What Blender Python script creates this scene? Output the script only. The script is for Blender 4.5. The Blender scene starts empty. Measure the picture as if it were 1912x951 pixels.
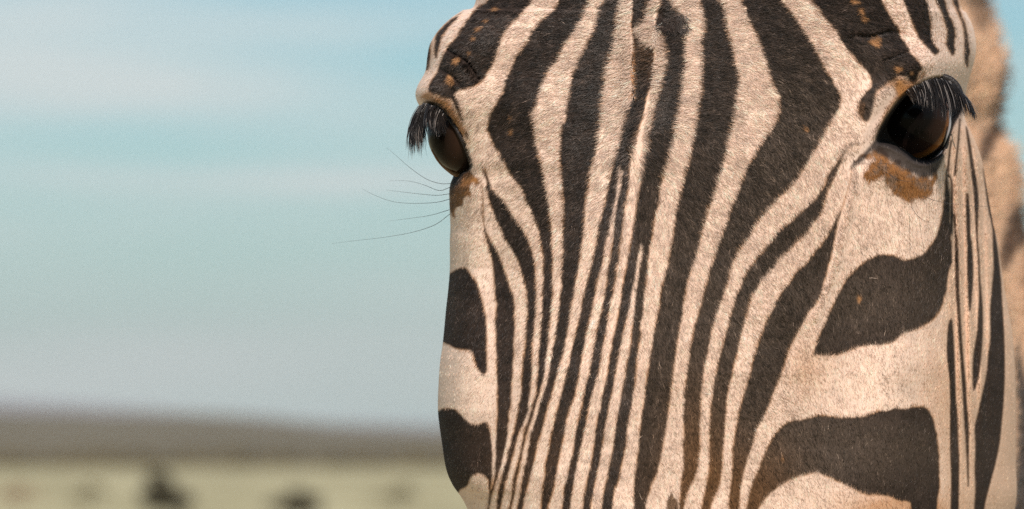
import bpy, math, random
import numpy as np
from mathutils import Vector, Matrix
from bpy_extras.object_utils import world_to_camera_view  # noqa
R = math.radians
rng = np.random.default_rng(7)
random.seed(7)
scene = bpy.context.scene
COL = scene.collection

# ------------------------------------------------------------------ camera
F_PX = 7170.0                      # focal length in photograph pixels (135 mm on 36 mm)
CX, CY = 956.0, 475.5
PITCH = math.atan((857 - CY) / F_PX)
CAM = np.array([0.0, 0.0, 1.5])
cam_d = bpy.data.cameras.new('camera')
cam_d.lens = 135.0; cam_d.sensor_width = 36.0
cam_d.clip_start = 0.05; cam_d.clip_end = 60000
cam_d.dof.use_dof = True
cam_d.dof.focus_distance = 1.535
cam_d.dof.aperture_fstop = 11.5
cam_d.dof.aperture_blades = 0
cam = bpy.data.objects.new('camera', cam_d); COL.objects.link(cam)
cam.location = CAM; cam.rotation_euler = (math.pi / 2 + PITCH, 0, 0)
scene.camera = cam
RIGHT = np.array([1.0, 0, 0])
FWD = np.array([0, math.cos(PITCH), math.sin(PITCH)])
UP = np.array([0, -math.sin(PITCH), math.cos(PITCH)])
DIST = 1.5                          # metres from the lens to the bridge of the nose

def place(px, py, d):
    """world position of the point seen at (px, py) that lies d millimetres behind the bridge of the nose"""
    px = np.asarray(px, float)[..., None]; py = np.asarray(py, float)[..., None]
    z = DIST + np.asarray(d, float)[..., None] / 1000.0
    return CAM + z * (FWD + RIGHT * (px - CX) / F_PX - UP * (py - CY) / F_PX)

# ------------------------------------------------------------------ light and exposure
SUN_EL, SUN_AZ = 43.0, 4.0         # degrees up; degrees to the right of straight behind the camera
sun_dir = Vector((math.sin(R(SUN_AZ)) * math.cos(R(SUN_EL)), -math.cos(R(SUN_AZ)) * math.cos(R(SUN_EL)), math.sin(R(SUN_EL))))
sd = bpy.data.lights.new('sun', 'SUN'); sd.energy = 4.6; sd.angle = R(0.6); sd.color = (1.0, 0.90, 0.81)
sun = bpy.data.objects.new('sun', sd); COL.objects.link(sun)
sun.rotation_euler = sun_dir.to_track_quat('Z', 'Y').to_euler()
scene.view_settings.view_transform = 'Standard'
scene.view_settings.look = 'None'
scene.view_settings.exposure = 0.0
scene.view_settings.gamma = 1.0
scene.cycles.use_denoising = False       # keeps single hairs crisp; the photograph is grainy anyway

world = bpy.data.worlds.new('World'); scene.world = world; world.use_nodes = True
wn, wl = world.node_tree.nodes, world.node_tree.links
wn.clear()
def N(nodes, t, **kw):
    n = nodes.new(t)
    for k, v in kw.items(): setattr(n, k, v)
    return n
w_out = N(wn, 'ShaderNodeOutputWorld'); w_bg = N(wn, 'ShaderNodeBackground')
w_bg.inputs['Strength'].default_value = 0.12
sky = N(wn, 'ShaderNodeTexSky', sky_type='NISHITA'); sky.sun_disc = False
sky.sun_elevation = R(SUN_EL); sky.sun_rotation = math.atan2(sun_dir.x, sun_dir.y)
sky.air_density = 1.0; sky.dust_density = 0.6; sky.ozone_density = 1.5
def wmath(op, a, b=None, c=None, clamp=False):
    n = N(wn, 'ShaderNodeMath', operation=op); n.use_clamp = clamp
    for i, v in enumerate((a, b, c)):
        if v is None: continue
        if isinstance(v, (int, float)): n.inputs[i].default_value = v
        else: wl.new(v, n.inputs[i])
    return n.outputs[0]
tc = N(wn, 'ShaderNodeTexCoord'); sep = N(wn, 'ShaderNodeSeparateXYZ'); wl.new(tc.outputs['Generated'], sep.inputs[0])
ay = wmath('MAXIMUM', wmath('ABSOLUTE', sep.outputs[1]), 0.15)
tx = wmath('DIVIDE', sep.outputs[0], ay)           # tangent of azimuth
tz = wmath('DIVIDE', sep.outputs[2], ay)           # tangent of elevation
comb = N(wn, 'ShaderNodeCombineXYZ'); wl.new(wmath('MULTIPLY', tx, 7.0), comb.inputs[0]); wl.new(wmath('MULTIPLY', tz, 42.0), comb.inputs[1])
noi = N(wn, 'ShaderNodeTexNoise'); noi.inputs['Scale'].default_value = 1.0; noi.inputs['Detail'].default_value = 3.0
wl.new(comb.outputs[0], noi.inputs['Vector'])
def streak(px, py, sx, sy, amp, tilt=0.0):
    """a soft bank of cirrus at a compass bearing and height above the horizon"""
    x0, z0 = (px - CX) / F_PX, (857 - py) / F_PX
    dx = wmath('MULTIPLY', wmath('SUBTRACT', tx, x0), F_PX / sx)
    dz = wmath('MULTIPLY', wmath('SUBTRACT', wmath('SUBTRACT', tz, z0), wmath('MULTIPLY', wmath('SUBTRACT', tx, x0), tilt)), F_PX / sy)
    r2 = wmath('ADD', wmath('MULTIPLY', dx, dx), wmath('MULTIPLY', dz, dz))
    return wmath('MULTIPLY', wmath('EXPONENT', wmath('MULTIPLY', r2, -0.5)), amp)
streaks = [(-40, 90, 330, 85, 0.95, 0.05), (330, 160, 330, 40, 0.5, -0.04), (650, 338, 250, 24, 0.95, 0.0), (120, 328, 160, 18, 0.45, 0.0),
           (600, 40, 260, 26, 0.25, 0.1), (60, 700, 600, 70, 0.5, 0.02)]
tot = None
for s in streaks:
    v = streak(*s); tot = v if tot is None else wmath('ADD', tot, v)
nz = wmath('MULTIPLY', wmath('SUBTRACT', noi.outputs[0], 0.44), 1.6)
hor = wmath('MULTIPLY', wmath('SUBTRACT', 0.02, tz, clamp=False), 3.0)     # paler towards the horizon
fac = wmath('ADD', wmath('ADD', tot, nz), wmath('MAXIMUM', hor, 0.0), clamp=True)
tint = N(wn, 'ShaderNodeMix', data_type='RGBA', blend_type='MULTIPLY'); tint.inputs[0].default_value = 1.0
wl.new(sky.outputs[0], tint.inputs[6]); tint.inputs[7].default_value = (0.58, 0.82, 0.80, 1)
lowh = N(wn, 'ShaderNodeMix', data_type='RGBA'); wl.new(wmath('MULTIPLY', wmath('SUBTRACT', 0.115, tz, clamp=True), 8.0, clamp=True), lowh.inputs[0])
wl.new(tint.outputs[2], lowh.inputs[6]); lowh.inputs[7].default_value = (3.6, 5.15, 5.25, 1)   # milky air low over the plain
cm = N(wn, 'ShaderNodeMix', data_type='RGBA'); wl.new(wmath('MULTIPLY', fac, 0.88), cm.inputs[0])
wl.new(lowh.outputs[2], cm.inputs[6]); cm.inputs[7].default_value = (6.0, 6.5, 6.5, 1)
wl.new(cm.outputs[2], w_bg.inputs['Color']); wl.new(w_bg.outputs[0], w_out.inputs[0])

# ------------------------------------------------------------------ helpers
def tag(o, label=None, cat=None, group=None, kind=None):
    for k, v in (('label', label), ('category', cat), ('group', group), ('kind', kind)):
        if v: o[k] = v
    return o
def material(name, base=(0.5, 0.5, 0.5), rough=0.6, spec=0.4):
    m = bpy.data.materials.new(name); m.use_nodes = True
    b = m.node_tree.nodes['Principled BSDF']
    b.inputs['Base Color'].default_value = (*base[:3], 1); b.inputs['Roughness'].default_value = rough
    b.inputs['Specular IOR Level'].default_value = spec
    return m, m.node_tree.nodes, m.node_tree.links, b
def mesh_obj(name, V, F, mat, parent=None, smooth=True):
    me = bpy.data.meshes.new(name)
    me.from_pydata([tuple(v) for v in V] if not isinstance(V, np.ndarray) else V.tolist(), [], F if isinstance(F, list) else F.tolist())
    if smooth: me.shade_smooth()
    me.materials.append(mat)
    o = bpy.data.objects.new(name, me); COL.objects.link(o); o.parent = parent
    return o
def grid_mesh(name, P, mat, parent=None, wrap=False, color=None):
    """quad mesh from a (rows, columns, 3) array of points"""
    nr, nc = P.shape[:2]
    idx = np.arange(nr * nc).reshape(nr, nc)
    a = idx[:-1, :-1] if not wrap else idx[:-1, :]
    if wrap:
        nxt = np.roll(idx, -1, axis=1)
        q = np.stack([idx[:-1], nxt[:-1], nxt[1:], idx[1:]], -1).reshape(-1, 4)
    else:
        q = np.stack([idx[:-1, :-1], idx[:-1, 1:], idx[1:, 1:], idx[1:, :-1]], -1).reshape(-1, 4)
    q = q[:, ::-1]
    me = bpy.data.meshes.new(name)
    me.vertices.add(nr * nc); me.vertices.foreach_set('co', P.reshape(-1).astype(np.float32))
    me.loops.add(q.size); me.loops.foreach_set('vertex_index', q.reshape(-1).astype(np.int32))
    me.polygons.add(len(q)); me.polygons.foreach_set('loop_start', (np.arange(len(q)) * 4).astype(np.int32))
    me.polygons.foreach_set('loop_total', np.full(len(q), 4, np.int32))
    me.update(calc_edges=True); me.shade_smooth()
    if color is not None:
        at = me.attributes.new('coat', 'FLOAT_COLOR', 'POINT')
        c = np.concatenate([color.reshape(-1, 3), np.ones((nr * nc, 1))], 1)
        at.data.foreach_set('color', c.reshape(-1).astype(np.float32))
    me.materials.append(mat)
    o = bpy.data.objects.new(name, me); COL.objects.link(o); o.parent = parent
    return o
def box1(a, r, ax):
    pad = [(0, 0)] * a.ndim; pad[ax] = (r + 1, r)
    c = np.cumsum(np.pad(a, pad, mode='edge'), axis=ax)
    n = a.shape[ax]
    hi = np.take(c, np.arange(2 * r + 1, 2 * r + 1 + n), axis=ax); lo = np.take(c, np.arange(0, n), axis=ax)
    return (hi - lo) / (2 * r + 1)
def blur(a, r):
    for _ in range(2): a = box1(box1(a, r, 0), r, 1)
    return a
def pts(s): return [tuple(float(v) for v in t.split(',')) for t in s.split()]
def spline(P, closed=False, n=6):
    P = np.array(P, float)
    if len(P) < 3: return P
    Q = np.vstack([P[-1], P, P[0], P[1]]) if closed else np.vstack([2 * P[0] - P[1], P, 2 * P[-1] - P[-2]])
    out = []
    m = len(P) if closed else len(P) - 1
    for i in range(m):
        p0, p1, p2, p3 = Q[i], Q[i + 1], Q[i + 2], Q[i + 3]
        for k in range(n):
            t = k / n
            out.append(0.5 * ((2 * p1) + (p2 - p0) * t + (2 * p0 - 5 * p1 + 4 * p2 - p3) * t * t + (3 * p1 - p0 - 3 * p2 + p3) * t ** 3))
    if not closed: out.append(P[-1])
    return np.array(out)
def curve_at(s, y):
    p = spline(pts(s), n=8); return np.interp(y, p[:, 1], p[:, 0])

# ------------------------------------------------------------------ coat pattern, on the skin of the face (1 cell = 0.2 mm)
X0, Y0, RW, RH = 740, -60, 1230, 1080
def fill(poly):
    m = np.zeros((RH, RW), np.float32)
    P = np.array(poly, float); Q = np.roll(P, -1, axis=0)
    sub = 2
    lo = max(0, int(P[:, 1].min() - Y0) - 1); hi = min(RH, int(P[:, 1].max() - Y0) + 2)
    for r in range(lo, hi):
        for s in range(sub):
            y = Y0 + r + (s + 0.5) / sub
            c = ((P[:, 1] <= y) & (Q[:, 1] > y)) | ((Q[:, 1] <= y) & (P[:, 1] > y))
            if not c.any(): continue
            a, b = P[c], Q[c]
            xs = np.sort(a[:, 0] + (y - a[:, 1]) / (b[:, 1] - a[:, 1]) * (b[:, 0] - a[:, 0])) - X0
            for i in range(0, len(xs) - 1, 2):
                xa, xb = max(xs[i], 0), min(xs[i + 1], RW - 1)
                if xb <= xa: continue
                ia, ib = int(xa), int(xb)
                if ia == ib: m[r, ia] += (xb - xa) / sub
                else:
                    m[r, ia] += (ia + 1 - xa) / sub; m[r, ia + 1:ib] += 1 / sub; m[r, ib] += (xb - ib) / sub
    return np.clip(m, 0, 1)
def stripe(l, r):
    a, b = spline(pts(l)), spline(pts(r)); return fill(np.vstack([a, b[::-1]]))
def patch(s): return fill(spline(pts(s), closed=True))
def ellipse(x, y, a, b, rot=0):
    t = np.linspace(0, 2 * np.pi, 24, endpoint=False); c, s = math.cos(R(rot)), math.sin(R(rot))
    w = 1 + 0.22 * np.sin(3 * t + x) + 0.1 * np.sin(5 * t + y)
    return fill(np.stack([x + w * (a * np.cos(t) * c - b * np.sin(t) * s), y + w * (a * np.cos(t) * s + b * np.sin(t) * c)], 1))

STRIPES = [
 # outer arcs above the left eye
 ("896,-60 889,0 866,20 841,38 821,58 813,73 811,93 813,111", "930,-60 891,0 871,15 849,40 831,61 821,86 816,111"),
 ("797,70 796,95 796,132", "805,70 804,100 801,132"),
 # big dark patch above the left eye
 ("950,-60 912,0 891,15 874,38 861,56 851,72 836,88 828,106 821,121 816,136 803,157 801,172 813,177 836,184 843,187 849,199 859,220 866,233",
  "1030,-60 997,0 980,20 970,33 955,48 942,66 934,83 928,103 922,121 912,136 904,149 891,159 876,165 860,168 851,177 857,194 864,220 866,233"),
 # the long stripe from the forehead past the left eye
 ("1085,-60 1048,0 1038,15 1025,30 1008,45 997,61 985,81 970,101 962,111 955,131 947,151 942,172 929,192 919,210 914,222 912,243 917,258 927,276 939,296 949,314 962,336 977,354 982,372 992,392 1000,412 1005,425 1011,450 1015,476 1016,496 1015,526 1014,551 1013,580 1011,615 1008,645 1006,675 1004,700 1001,735 994,760 986,787 978,812 974,837 968,862 960,888 958,913 953,938 951,951 946,1020",
  "1120,-60 1104,0 1095,18 1088,35 1078,53 1065,71 1053,88 1048,101 1040,116 1028,129 1018,149 1010,169 1003,192 997,209 997,227 1000,245 1003,271 1008,293 1014,316 1019,341 1023,364 1027,389 1030,420 1032,458 1033,483 1033,514 1033,551 1030,577 1028,604 1025,635 1022,660 1019,683 1015,708 1010,727 1005,748 998,769 993,787 984,812 978,837 973,862 967,888 963,913 958,938 955,951 950,1020"),
 # stripe b
 ("902,312 904,326 909,349 914,372 922,394 929,415 937,432 945,448 955,463 962,476 970,493 976,514 982,534 985,556 986,589 984,607 983,633 980,658 977,679 975,705 973,735 969,759 965,787 957,812 951,837 945,862 938,888 932,913 929,938 928,951 924,1020",
  "904,312 908,321 914,337 920,353 934,369 943,378 952,394 965,412 972,422 980,433 989,450 994,471 999,488 1001,514 1002,539 1002,564 1001,585 999,601 998,622 995,643 994,668 994,696 992,715 990,738 985,769 980,787 968,812 962,837 955,862 949,888 941,913 938,938 935,951 930,1020"),
 # stripe a
 ("903,418 907,438 912,461 918,481 921,501 923,526 926,551 928,577 926,604 928,632 928,658 929,685 929,720 930,761 929,787 927,812 926,837 925,862 924,888 920,908 915,922 912,938 910,955 905,1020",
  "904,418 909,430 917,450 927,466 935,483 942,501 948,514 953,534 959,551 962,577 962,605 961,622 960,664 959,689 957,710 955,736 954,755 951,780 948,812 943,837 938,862 930,888 922,913 917,938 914,951 908,1020"),
 # D4
 ("1145,-60 1133,0 1123,13 1118,38 1113,58 1101,76 1093,96 1083,116 1073,141 1068,164 1064,189 1059,213 1053,235 1051,250 1049,276 1049,306 1052,334 1053,362 1055,392 1054,430 1053,455 1052,488 1050,515 1049,540 1046,564 1044,585 1038,628 1033,653 1029,675 1025,698 1020,723 1012,744 1007,763 999,787 991,812 987,837 982,862 977,888 973,913 968,938 965,955 958,1020",
  "1172,-60 1166,0 1161,20 1156,50 1151,76 1146,101 1138,121 1133,141 1130,164 1127,192 1125,215 1122,238 1118,263 1111,296 1104,319 1102,339 1097,364 1093,397 1091,430 1087,463 1082,496 1076,526 1070,561 1065,590 1060,618 1055,648 1047,675 1042,695 1037,713 1033,727 1027,748 1020,771 1011,807 1004,827 1000,847 994,875 988,898 981,923 976,951 965,1020"),
 # central dark stripe left of the ridge down to the sliver fork
 ("1188,-60 1184,0 1182,25 1179,50 1184,73 1186,93 1179,111 1178,131 1181,164 1179,192 1173,218 1168,238 1164,258 1156,283 1149,306 1143,326 1137,351 1132,377 1124,407 1118,438 1113,458 1107,488 1101,514 1094,541 1088,569 1083,590 1078,616 1072,639 1067,660 1063,681 1057,704 1052,725 1046,746 1038,778 1031,807 1026,837 1020,867 1017,893 1013,920 1011,951 1005,1020",
  "1222,-60 1217,0 1214,10 1209,23 1202,40 1194,50 1189,60 1199,72 1209,86 1220,94 1222,121 1223,141 1217,164 1209,176 1205,197 1201,215 1198,225 1192,243 1186,268 1181,288 1177,309 1176,336 1173,356 1167,387 1164,414 1161,440 1158,458 1156,486 1151,496 1151,514 1147,536 1143,556 1138,582 1134,605 1130,632 1125,647 1122,670 1119,691 1114,711 1105,741 1098,774 1091,807 1084,837 1079,862 1074,888 1069,918 1064,951 1058,1020"),
 # D6: between L6 and L7
 ("1236,-60 1233,0 1229,25 1226,43 1236,56 1242,66 1247,96 1249,121 1242,144 1237,172 1229,194 1226,215 1221,238 1215,265 1213,283 1206,311 1202,331 1195,359 1191,382 1186,412 1181,433 1177,465 1172,493 1167,516 1163,541 1160,564 1155,585 1151,612 1145,637 1142,660 1138,677 1134,700 1129,723 1123,749 1117,779 1113,804 1108,837 1104,862 1098,893 1092,920 1088,951 1082,1020",
  "1250,-60 1255,0 1267,18 1277,35 1282,43 1282,76 1281,96 1283,119 1279,144 1276,172 1272,197 1268,218 1264,238 1259,266 1253,286 1247,311 1239,334 1233,356 1230,382 1223,407 1219,433 1214,460 1210,488 1208,521 1204,551 1202,580 1197,612 1198,628 1193,647 1190,670 1188,698 1184,723 1181,744 1176,774 1171,807 1169,832 1161,867 1154,898 1146,923 1144,951 1138,1020"),
 # D7
 ("1305,-60 1310,0 1315,15 1320,50 1316,71 1315,93 1317,114 1315,151 1314,177 1309,202 1306,218 1302,250 1296,276 1290,298 1284,321 1279,346 1272,372 1265,397 1261,420 1257,445 1251,481 1245,506 1238,536 1232,572 1226,601 1222,622 1219,643 1215,668 1211,693 1208,715 1204,744 1200,774 1195,807 1193,837 1190,867 1186,893 1184,925 1184,951 1182,1020",
  "1338,-60 1348,0 1356,15 1358,33 1363,61 1371,93 1375,119 1381,139 1381,164 1377,189 1374,214 1368,243 1363,263 1357,293 1348,321 1339,349 1330,377 1320,407 1310,443 1304,471 1294,498 1285,524 1281,546 1277,572 1273,598 1269,620 1264,645 1261,672 1258,700 1255,720 1252,744 1248,779 1244,804 1239,832 1234,855 1228,883 1222,895 1215,913 1209,933 1206,951 1200,1020"),
 # D8
 ("1370,-60 1385,0 1395,18 1405,48 1418,68 1428,96 1438,126 1446,154 1456,177 1459,199 1457,215 1451,232 1438,253 1423,273 1413,291 1398,313 1388,341 1378,366 1368,392 1361,415 1355,430 1343,462 1330,498 1321,529 1314,556 1306,583 1300,605 1294,628 1290,653 1286,681 1283,703 1280,730 1278,760 1277,787 1278,812 1276,837 1277,875 1273,903 1272,925 1270,951 1268,1020",
  "1435,-60 1461,0 1476,18 1491,40 1507,66 1522,88 1534,114 1549,141 1562,164 1570,182 1568,202 1557,223 1542,248 1529,273 1517,291 1506,311 1494,329 1479,349 1461,366 1443,384 1428,402 1413,422 1400,445 1385,463 1372,488 1364,514 1355,544 1342,580 1332,612 1326,640 1320,670 1315,696 1311,725 1309,749 1308,787 1307,825 1307,850 1303,875 1295,900 1285,918 1280,933 1278,951 1275,1020"),
 # D9
 ("1571,291 1562,308 1549,326 1542,346 1532,362 1521,377 1504,392 1481,413 1466,425 1453,438 1441,455 1425,473 1411,488 1398,508 1385,536 1375,561 1368,585 1362,605 1355,630 1350,651 1343,675 1338,700 1333,728 1330,749 1327,782 1326,812 1325,850 1323,888 1319,913 1315,931 1310,951 1300,1020",
  "1573,291 1568,313 1560,331 1552,346 1544,367 1537,392 1527,409 1514,427 1506,438 1489,453 1479,466 1459,481 1446,501 1428,519 1415,539 1403,562 1397,585 1390,607 1383,632 1378,658 1371,683 1367,704 1362,727 1358,745 1355,777 1353,812 1350,850 1348,883 1343,908 1333,933 1328,951 1318,1020"),
 # D10
 ("1570,394 1560,414 1554,425 1549,438 1539,453 1524,471 1507,493 1489,508 1476,529 1461,546 1449,569 1438,590 1428,612 1420,635 1411,664 1405,685 1399,711 1388,744 1379,782 1373,817 1369,850 1368,888 1364,913 1362,951 1358,1020",
  "1572,394 1566,415 1562,428 1558,455 1551,483 1544,511 1538,534 1533,551 1521,572 1511,584 1499,607 1488,628 1477,647 1468,670 1462,691 1453,714 1444,736 1437,757 1426,782 1413,804 1406,832 1397,855 1389,883 1384,913 1380,951 1374,1020"),
]
PATCHES = [
 # left cheek
 "800,512 830,511 841,511 854,503 869,501 876,508 886,521 893,534 898,551 904,577 909,597 909,640 909,654 910,685 908,698 901,699 893,689 887,675 882,658 871,654 850,651 840,645 827,641 800,640",
 "800,768 819,768 828,764 845,764 861,774 873,787 886,793 897,792 909,787 915,807 919,832 920,862 919,890 916,915 915,925 911,898 906,890 895,884 883,888 877,895 874,908 861,915 855,923 840,945 800,940",
 # right cheek
 "1519,664 1523,650 1531,626 1542,605 1550,585 1560,564 1567,549 1580,524 1595,508 1607,496 1625,486 1643,478 1668,478 1686,487 1700,485 1711,482 1729,471 1739,458 1751,435 1758,408 1764,364 1766,331 1768,310 1770,331 1772,352 1774,389 1775,425 1777,450 1778,488 1772,511 1767,544 1759,572 1749,592 1729,607 1703,620 1685,625 1667,641 1644,645 1612,648 1584,658 1556,665 1531,664",
 "1394,951 1403,913 1413,885 1428,852 1434,835 1446,817 1461,799 1476,789 1496,785 1517,780 1537,777 1560,780 1582,781 1618,778 1640,769 1660,767 1673,763 1693,764 1708,761 1726,761 1736,770 1744,787 1749,812 1753,837 1754,875 1755,908 1752,931 1750,951 1745,1020 1700,1020 1701,951 1698,939 1678,936 1661,928 1635,925 1620,925 1602,919 1585,910 1567,901 1552,894 1529,885 1512,886 1491,891 1474,898 1451,913 1433,928 1423,943 1415,955 1395,1020 1380,1020",
 # above the right eye
 "1490,-60 1517,0 1532,18 1544,38 1560,55 1570,71 1580,88 1592,103 1607,121 1620,136 1628,149 1626,164 1615,177 1607,189 1604,207 1607,217 1613,227 1620,227 1628,214 1633,197 1635,182 1639,172 1653,161 1670,152 1678,144 1693,144 1700,154 1706,158 1713,152 1716,136 1722,131 1716,116 1701,101 1691,83 1683,71 1676,53 1665,35 1653,15 1645,0 1615,-60",
 "1660,-60 1686,0 1693,18 1703,40 1711,60 1719,76 1734,93 1744,103 1752,100 1753,94 1746,86 1740,74 1739,50 1736,25 1729,0 1700,-60",
 "1715,-60 1746,0 1756,20 1764,40 1768,63 1767,83 1774,96 1782,104 1784,83 1783,58 1777,38 1769,20 1764,0 1735,-60",
 "1755,-60 1779,0 1787,20 1797,45 1801,68 1801,101 1804,124 1808,124 1811,100 1808,71 1802,45 1794,23 1789,0 1765,-60",
]
SIDE = [
 ("1768,330 1776,340 1776,400 1776,440", "1772,325 1779,345 1779,400 1778,440"),
 # narrow stripes on the side of the head, right of the eye
 ("1776,262 1772,290 1769,320", "1778,262 1774,290 1772,325"),
 ("1792,222 1789,263 1785,301 1782,331", "1794,222 1791,263 1787,301 1784,331"),
 ("1781,400 1783,430 1784,450 1784,488 1785,540 1788,580 1791,632 1794,672 1797,714 1799,748 1802,800 1803,812 1806,863 1808,910",
  "1783,400 1785,430 1788,450 1790,488 1791,540 1793,580 1796,632 1799,672 1803,714 1805,748 1809,800 1809,830 1809,863 1809,910"),
 ("1775,597 1771,612 1769,654 1771,685 1774,710 1775,748 1775,780 1775,837 1777,900 1776,951 1776,1020", "1777,597 1779,612 1781,645 1783,690 1784,717 1785,748 1788,780 1790,837 1791,862 1790,951 1790,1020"),
 ("1804,236 1807,263 1812,301 1815,330 1818,352 1820,377 1822,415 1824,450 1827,488 1828,520 1829,551 1828,580 1825,622 1819,660 1817,690 1818,731", "1805,236 1811,263 1817,301 1822,330 1825,352 1827,377 1826,415 1826,450 1829,488 1830,520 1833,551 1835,580 1835,622 1832,670 1827,706 1820,731"),
 ("1804,362 1805,400 1806,440 1807,463 1807,501 1808,539 1810,582", "1808,362 1811,400 1812,440 1815,463 1817,501 1816,539 1812,582"),
 ("1836,314 1844,377 1850,408 1854,430 1855,463 1856,501 1853,539 1850,577 1850,632 1846,664 1843,696 1839,718 1832,749 1825,780 1821,799 1822,837 1821,875 1822,913 1820,951 1818,1020",
  "1838,314 1847,377 1855,408 1859,440 1864,475 1869,522 1871,560 1873,590 1875,622 1876,664 1876,706 1874,750 1871,785 1867,825 1860,862 1850,900 1842,931 1838,951 1830,1020"),
]
dark = np.zeros((RH, RW), np.float32)
for l, r in STRIPES: dark = np.maximum(dark, stripe(l, r))
for p in PATCHES: dark = np.maximum(dark, patch(p))
light_in = [
 ("1159,306 1156,331 1153,351 1148,382 1143,402 1138,435 1134,445 1129,468 1126,493 1118,516 1113,541 1107,572 1102,595 1097,618 1090,650 1085,679 1081,704 1077,723 1071,748 1065,763 1059,784 1054,812 1048,837 1043,862 1038,888 1032,920 1025,943 1023,951 1015,1020",
  "1160,306 1164,318 1162,339 1157,362 1153,384 1148,413 1145,445 1142,476 1137,501 1134,526 1131,551 1125,577 1119,600 1116,622 1110,648 1105,675 1100,700 1094,722 1089,749 1084,769 1079,792 1074,820 1070,845 1064,872 1057,898 1052,925 1049,951 1042,1020"),
 ("1196,460 1192,478 1189,501 1185,526 1180,551 1175,580 1169,601 1164,625 1159,650 1154,675 1149,703 1144,730 1140,749 1134,777 1129,807 1124,835 1120,862 1115,883 1109,913 1102,951 1096,1020",
  "1198,460 1200,476 1197,493 1193,516 1190,541 1187,566 1184,595 1181,625 1177,650 1172,675 1168,703 1162,733 1158,752 1153,779 1149,807 1146,832 1140,860 1135,888 1129,918 1123,951 1116,1020"),
]
for l, r in light_in: dark *= 1 - stripe(l, r)
side = np.zeros((RH, RW), np.float32)
for l, r in SIDE: side = np.maximum(side, stripe(l, r))
side = np.clip(box1(side, 1, 1) * 3.0, 0, 1)
# ragged edges
yy, xx = np.mgrid[0:RH, 0:RW].astype(np.float32)
def rnd(r, seed):
    g = np.random.default_rng(seed); n = blur(g.standard_normal((RH, RW)).astype(np.float32), r); return n / n.std()
def warp(img, dx, dy):
    xs = np.clip(xx + dx, 0, RW - 1.01); ys = np.clip(yy + dy, 0, RH - 1.01)
    ix, iy = xs.astype(int), ys.astype(int); fx, fy = xs - ix, ys - iy
    return img[iy, ix] * (1 - fx) * (1 - fy) + img[iy, ix + 1] * fx * (1 - fy) + img[iy + 1, ix] * (1 - fx) * fy + img[iy + 1, ix + 1] * fx * fy
dark = warp(dark, 0.45 * rnd(2, 1) + 0.35 * rnd(8, 3), 0.45 * rnd(2, 2))
dark = np.maximum(dark, side)
LIGHT = np.array([0.76, 0.560, 0.456]); DARK = np.array([0.034, 0.0225, 0.018])
TAN = np.array([0.47, 0.23, 0.10]); BROWN = np.array([0.13, 0.062, 0.028]); RUST = np.array([0.33, 0.135, 0.035]); SKIN = np.array([0.022, 0.017, 0.016])
open_r = patch("1640,265 1644,248 1652,232 1663,214 1684,186 1705,169 1726,156 1747,148 1765,148 1782,158 1792,176 1796,196 1790,214 1780,230 1772,252 1764,275 1752,292 1736,302 1722,303 1706,298 1690,286 1668,274 1652,268")
open_l = patch("786,206 798,196 812,194 826,204 838,220 850,238 862,260 872,284 878,306 874,318 862,322 850,330 838,326 825,312 810,294 800,262 792,230")
def over(img, c, m): return img * (1 - m[..., None]) + c * m[..., None]
coat = np.tile(LIGHT, (RH, RW, 1)).astype(np.float32)
coat *= (1 + 0.035 * rnd(14, 5) + 0.03 * rnd(4, 6))[..., None]
# warmer, greyer zones of the pale coat
def zone(x, y, sx, sy): return np.exp(-0.5 * (((xx + X0 - x) / sx) ** 2 + ((yy + Y0 - y) / sy) ** 2))
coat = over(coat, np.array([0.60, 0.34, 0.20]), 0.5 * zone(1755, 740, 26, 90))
coat = over(coat, TAN, np.clip(1.3 * zone(1690, 965, 75, 28), 0, 0.75))
coat = over(coat, np.array([0.52, 0.30, 0.17]), 0.45 * zone(1505, 690, 26, 34))
b6 = blur(dark, 3); b12 = blur(dark, 6)
fr = np.clip((b6 - 0.10) * 2.8, 0, 1) * (1 - np.clip(blur(side, 6) * 4, 0, 1)) * np.clip((0.62 - blur(dark, 9)) / 0.12, 0.12, 1)
coat = over(coat, TAN, fr * np.clip(0.62 + 0.2 * rnd(9, 61), 0.15, 0.95))
dk = np.tile(DARK, (RH, RW, 1)).astype(np.float32) * (1 + 0.10 * rnd(10, 8) + 0.08 * rnd(3, 9))[..., None]
dk = over(dk, np.array([0.090, 0.064, 0.050]), np.clip(0.65 * zone(1500, 250, 90, 110) + 0.7 * zone(1330, 620, 140, 230) + 0.75 * zone(1560, 840, 170, 50) + 0.6 * zone(1640, 560, 110, 60), 0, 0.8))  # sheen on the dark fur, painted in as paler zones
dk = over(dk, BROWN, np.clip((0.86 - b6) * 1.6, 0, 0.40))
# sun-bleached brown at the foot of the nose stripes and on the cheek patch
dk = over(dk, np.array([0.15, 0.072, 0.032]), np.clip(0.75 * zone(1345, 960, 75, 75) + 0.5 * zone(1300, 850, 40, 90) + 0.3 * zone(1420, 900, 50, 60) + 0.35 * zone(1198, 105, 18, 30) + 0.2 * zone(990, 860, 60, 60), 0, 0.85))
coat = over(coat, np.array([0.64, 0.41, 0.28]), 0.75 * np.clip((xx + X0 - 1752) / 22, 0, 1) * np.clip((yy + Y0 - 215) / 30, 0, 1))  # warm shade and bounced light on the side of the head, painted into the coat
coat = coat * (1 - dark[..., None]) + dk * dark[..., None]
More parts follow.
